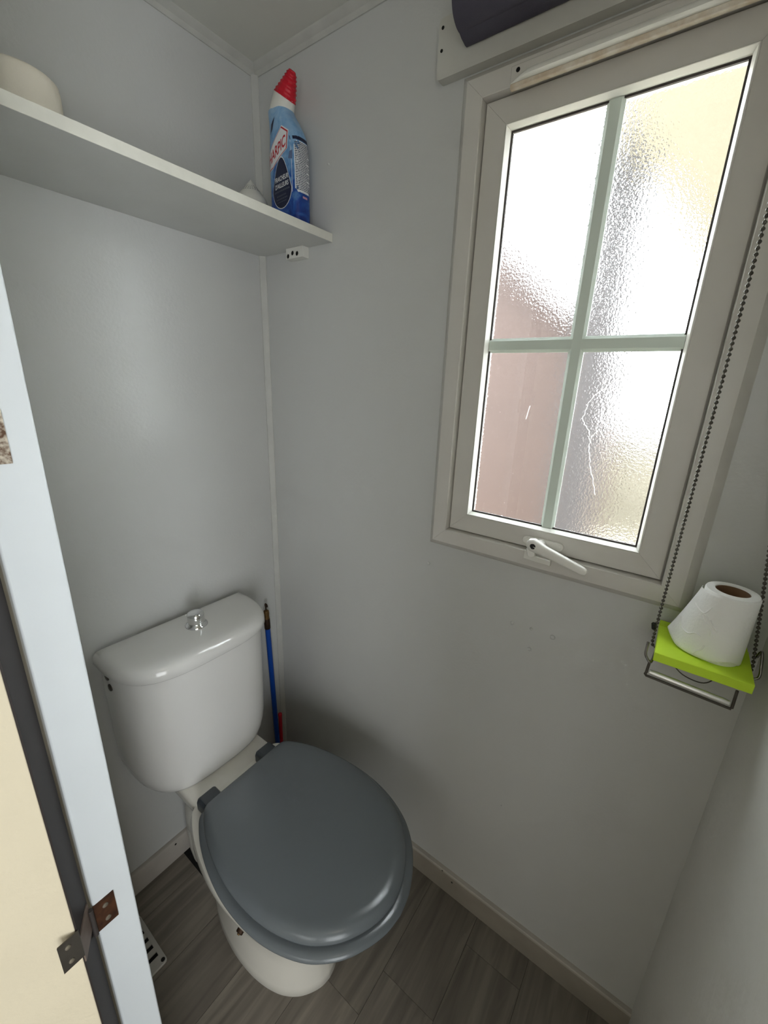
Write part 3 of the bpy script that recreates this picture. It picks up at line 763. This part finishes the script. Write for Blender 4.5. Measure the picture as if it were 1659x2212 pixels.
# ------------------------------------------------------------------ pipes behind the toilet
t = thing('blue_pipe', (-.052, -.030, 0), 'blue plastic water pipe with a brass end fitting beside the cistern', 'pipe')
def on_pipe(z): return Vector((-.0505 - (z / .70) * .0235, -.030, z))
obj('tube', tube(bmesh.new(), [on_pipe(z) for z in (0, .2, .4, .622)], .0082, 18), M['blue'], t, smooth=50)
obj('crimp', tube(bmesh.new(), [on_pipe(z) for z in (.616, .618, .650, .652)], [.0088, .0094, .0094, .0088], 18), M['brass_dark'], t, smooth=40)
obj('end_fitting', tube(bmesh.new(), [on_pipe(z) for z in (.650, .655, .661, .671, .680, .683)], [.0082, .0088, .0080, .0090, .0080, .004], 18), M['brass'], t, smooth=40)
p = on_pipe(.682)
obj('hook', tube(bmesh.new(), smooth_path([p + Vector((0, 0, -.002)), p + Vector((-.0005, 0, .010)), p + Vector((-.002, 0, .018)), p + Vector((-.001, 0, .023)), p + Vector((.003, -.001, .017)), p + Vector((.004, -.001, .010))], 4), .0022, 10), M['brass_dark'], t, smooth=60)
t = thing('red_pipe', (-.036, -.030, 0), 'short red plastic water pipe capped beside the blue pipe', 'pipe')
obj('tube', tube(bmesh.new(), [(-.0365, -.026, 0), (-.0375, -.028, .12), (-.0455, -.0385, .262)], .0062, 18), M['red'], t, smooth=50)
obj('end_cap', tube(bmesh.new(), [(-.0455, -.0385, .260), (-.0456, -.0385, .268), (-.0456, -.0385, .271)], [.0066, .0066, .003], 18), M['red'], t, smooth=50)

# ------------------------------------------------------------------ floor grille
vg = thing('floor_vent', (-.607, -.139, 0), 'pale metal floor grille with dark slots half hidden behind the door post', 'vent')
bm = bmesh.new(); loft(bm, [[(x, y, z) for x, y in rrect(-.656 + e, -.556 - e, -.2135 + e, -.0665 - e, .008)] for z, e in ((.0002, 0), (.0035, 0), (.0048, .0015))])
pl = obj('plate', bm, M['vent'], vg, smooth=30)
for k in range(5):
    y = -.182 + .0235 * k
    bm = bmesh.new(); box(bm, -.592, -.566, y - .0055, y + .0055, -.01, .02); box(bm, -.643, -.616, y - .0055, y + .0055, -.01, .02)
    cut(pl, bm)
obj('dark_duct', boxes((-.65, -.562, -.207, -.073, .0001, .0008)), M['void'], vg, smooth=0)
obj('screw', lathe(bmesh.new(), [(.0048, .0042), (.0044, .0056), (.002, .006)], (-.5635, -.2045, 0), (0, 0, 1), 14), M['void'], vg, smooth=40)
obj('screw', lathe(bmesh.new(), [(.0048, .0042), (.0044, .0056), (.002, .006)], (-.5635, -.075, 0), (0, 0, 1), 14), M['void'], vg, smooth=40)

# ------------------------------------------------------------------ blind on its board over the window
mb = thing('mounting_board', (-.009, -.79, 1.869), 'white painted board screwed over the window carrying the blind', 'board')
bm = bmesh.new(); loft(bm, [[(x, y, z) for y, z in rrect(-1.09, -.504, 1.8695, 1.951, .006)] for x in (-.0005, -.0165, -.018)])
obj('board', bm, M['board'], mb, smooth=40)
for z in (1.938, 1.908):
    obj('screw_head', lathe(bmesh.new(), [(.0027, -.001), (.0025, .0006)], (-.018, -.511, z), (-1, 0, 0), 14), M['void'], mb, smooth=40)
rb = thing('roller_blind', (-.048, -.78, 1.93), 'rolled up purple grey roller blind with a bead chain above the window', 'blind')
bm = bmesh.new(); lathe(bm, [(.004, 0), (.0285, .0), (.029, .001), (.029, .428), (.0285, .429), (.004, .429)], (-.049, -.559, 1.928), (0, -1, 0), 48)
obj('fabric_roll', bm, M['blind'], rb, smooth=40)
bm = bmesh.new(); loft(bm, [[(x, y, z) for x, z in ((-.047, 1.8990), (-.030, 1.9035), (-.0215, 1.9), (-.0205, 1.8955), (-.026, 1.8945), (-.04, 1.8965))] for y in (-.5595, -.9875)])
obj('hem', bm, M['blind'], rb, smooth=60)
bm = boxes((-.055, -.0185, -.9925, -.9895, 1.90, 1.96)); obj('bracket', bm, M['white_plastic'], rb, smooth=0, bevel=.001)
obj('chain_wheel', lathe(bmesh.new(), [(.0165, -.0045), (.014, -.001), (.014, .001), (.0165, .0045)], (-.049, -1.0, 1.928), (0, -1, 0), 28), M['white_plastic'], rb, smooth=40)
path = [(-.049 + .0165 * math.cos(a), -1.0, 1.928 + .0165 * math.sin(a)) for a in [PI * k / 10 for k in range(10, -1, -1)]]
down_l = [(-.0655 + .012 * k / 10, -.9998, 1.928 - (1.928 - 1.0) * k / 10) for k in range(1, 11)]
bottom = [(-.0535, -.9998, .986), (-.054, -1.002, .978), (-.054, -1.02, .9745), (-.054, -1.06, .9735), (-.054, -1.10, .9745), (-.054, -1.120, .979), (-.054, -1.1222, .987)]
up_r = [(-.054 + .0215 * k / 10, -1.1222 + .1212 * k / 10, 1.0 + .928 * k / 10) for k in range(0, 11)]
loop = [Vector(p) for p in (path + down_l + bottom + up_r)]
cord = empty('bead_chain', (-.05, -1.0, 1.45), rb)
obj('cord', tube(bmesh.new(), loop, .0007, 6), M['bead_steel'], cord, smooth=60)
# beads strung at an even pitch
bm = bmesh.new()
def bead(bm, p, t, r):
    lathe(bm, [(.0006, -r), (r * .75, -r * .62), (r, 0), (r * .75, r * .62), (.0006, r)], p, t, 8)
acc = 0.0; pitch = .0067
for a, b in zip(loop, loop[1:]):
    L_ = (b - a).length
    if L_ < 1e-6: continue
    t = (b - a) / L_
    while acc < L_:
        bead(bm, a + t * acc, t, .0027); acc += pitch
    acc -= L_
bd = obj('bead', bm, M['bead_steel'], cord, smooth=60); bd['kind'] = 'stuff'
obj('connector', lathe(bmesh.new(), [(.002, -.006), (.0034, -.0045), (.0034, .0045), (.002, .006)], (-.056, -.9965, 1.014), (0, .2, 1), 10), M['black'], cord, smooth=40)

# ------------------------------------------------------------------ paper holder, lime board, roll
ph = thing('paper_holder', (0, -1.06, .985), 'chrome wire toilet paper holder with an empty bar below the window', 'holder')
BX = -.119
obj('wall_plate', boxes((-.004, -.0005, -1.10, -1.02, .93, .984)), M['chrome_worn'], ph, smooth=0, bevel=.001)
obj('side_arm', tube(bmesh.new(), smooth_path([(-.002, -1.0075, .982), (-.06, -1.0072, .9865), (BX, -1.003, .9868), (BX - .001, -.9965, .9915), (BX - .001, -.9935, 1.0), (BX - .001, -.9935, 1.017)], 5), .0019, 10), M['chrome_worn'], ph, smooth=60)
obj('side_arm', tube(bmesh.new(), smooth_path([(-.002, -1.108, .982), (-.05, -1.113, .9865), (-.07, -1.119, .987), (-.072, -1.1285, .992), (-.066, -1.1285, 1.008), (-.055, -1.1265, 1.024), (-.05, -1.124, 1.012)], 5), .0019, 10), M['chrome_worn'], ph, smooth=60)
obj('front_wire', tube(bmesh.new(), [(BX, -1.0015, .988), (BX, -1.0005, .9665), (BX, -.9995, .9635), (BX, -1.001, .9615), (BX, -1.1035, .9575), (BX, -1.104, .9595), (BX, -1.1035, .988)], .0019, 10), M['steel_dull'], ph, smooth=30)
M['bar'] = mat('satin_steel_bar', (236, 236, 234), .32, .85)
obj('roller_bar', tube(bmesh.new(), [(BX, -1.0035, .9695), (BX, -1.004, .9695), (BX, -1.012, .9693), (BX, -1.0925, .9658), (BX, -1.100, .9655), (BX, -1.1005, .9655)], [.002, .0034, .0042, .0042, .0034, .002], 16), M['bar'], ph, smooth=30)
obj('dark_block', boxes((-.028, -.0005, -1.030, -1.008, .945, .984)), M['black'], ph, smooth=0, bevel=.002)  # plain black block at the left of the wall plate
obj('spring_wire', tube(bmesh.new(), smooth_path([(-.03, -1.03, .95), (-.04, -1.05, .938), (-.04, -1.075, .935), (-.035, -1.088, .944), (-.02, -1.092, .955), (-.003, -1.09, .96)], 5), .0009, 8), M['steel_dull'], ph, smooth=60)
lb_ = thing('lime_board', (-.065, -1.061, .990), 'flat square lime green board lying on the chrome paper holder', 'board')
obj('slab', boxes((-.119, -.024, -1.1185, -1.0042, .990, 1.004)), M['lime'], lb_, smooth=30, bevel=.0007)
obj('rear_strip', boxes((-.0234, -.006, -1.1175, -1.0042, .990, 1.0048)), M['lime'], lb_, smooth=30, bevel=.0007)

rc = Vector((-.067, -1.0745, 1.0042))
tr = thing('toilet_roll', rc, 'small half used white toilet roll with a loose sheet standing on the lime board', 'toilet roll')
RH = .1045
obj('paper', lathe(bmesh.new(), [(.0203, .0005), (.030, .0), (.0312, .002), (.0315, RH - .003), (.0305, RH - .0005), (.0205, RH), (.0203, RH - .001), (.0203, .0005)], rc, (0, 0, 1), 48, False, False), M['paper'], tr, smooth=45)
obj('core', lathe(bmesh.new(), [(.0201, .0008), (.0201, RH - .0015), (.0192, RH - .0015), (.0192, .0008), (.0201, .0008)], rc, (0, 0, 1), 40, False, False), M['card'], tr, smooth=45)
bm = bmesh.new(); nU, nV = 40, 26; G = []
for j in range(nV + 1):
    t = j / nV                                   # 0 at the top, 1 at the bottom
    row = []
    for i in range(nU + 1):
        s = i / nU                               # 0 wound on, 1 free edge
        ang_ = math.radians(265 - s * 195)       # from the right, round the front, to the free edge
        fl = max(0.0, (s - .50) / .50)
        r = .0322 + fl ** 1.6 * (.003 + .030 * t ** 1.1) + .0010 * math.sin(s * 16 + t * 2) * t * (.3 + fl)
        top = RH - .001 - .006 * max(0.0, (s - .52) / .48) ** 1.2
        zb = .0012 + .0055 * max(0, math.sin((s - .12) * 9.0)) * (s > .12) + .004 * fl ** 2
        row.append(rc + Vector((r * math.cos(ang_), r * math.sin(ang_), top + (zb - top) * t)))
    G.append(row)
VV = [[bm.verts.new(p) for p in r] for r in G]
for j in range(nV):
    for i in range(nU): bm.faces.new((VV[j][i], VV[j][i + 1], VV[j + 1][i + 1], VV[j + 1][i]))
o = obj('loose_sheet', bm, M['paper'], tr, smooth=80)
md = o.modifiers.new('solid', 'SOLIDIFY'); md.thickness = .0004
# embossed lines of the sheet
bm = bmesh.new()
def on_sheet(s, t):
    i = min(nU - 1.001, max(0, s * nU)); j = min(nV - 1.001, max(0, t * nV)); a, b = int(i), int(j); fi, fj = i - a, j - b
    g = lambda p, q: G[q][p]
    p = (g(a, b) * (1 - fi) + g(a + 1, b) * fi) * (1 - fj) + (g(a, b + 1) * (1 - fi) + g(a + 1, b + 1) * fi) * fj
    d = Vector((p.x - rc.x, p.y - rc.y, 0)).normalized()
    return p + d * .0003
for pts in ([(.62, .2), (.68, .32), (.76, .30), (.84, .26)], [(.60, .45), (.64, .36), (.70, .34), (.66, .42), (.58, .50), (.55, .60)], [(.92, .62), (.84, .70), (.76, .72), (.70, .66), (.64, .68)], [(.58, .78), (.60, .86), (.64, .92), (.66, 1.0)], [(.5, .52), (.56, .45), (.6, .38)]):
    P = smooth_path([(a, b, 0) for a, b in pts], 6)
    tube(bm, [on_sheet(q.x, q.y) for q in P], .0011, 6)
obj('embossed_line', bm, M['paper'], tr, smooth=80)
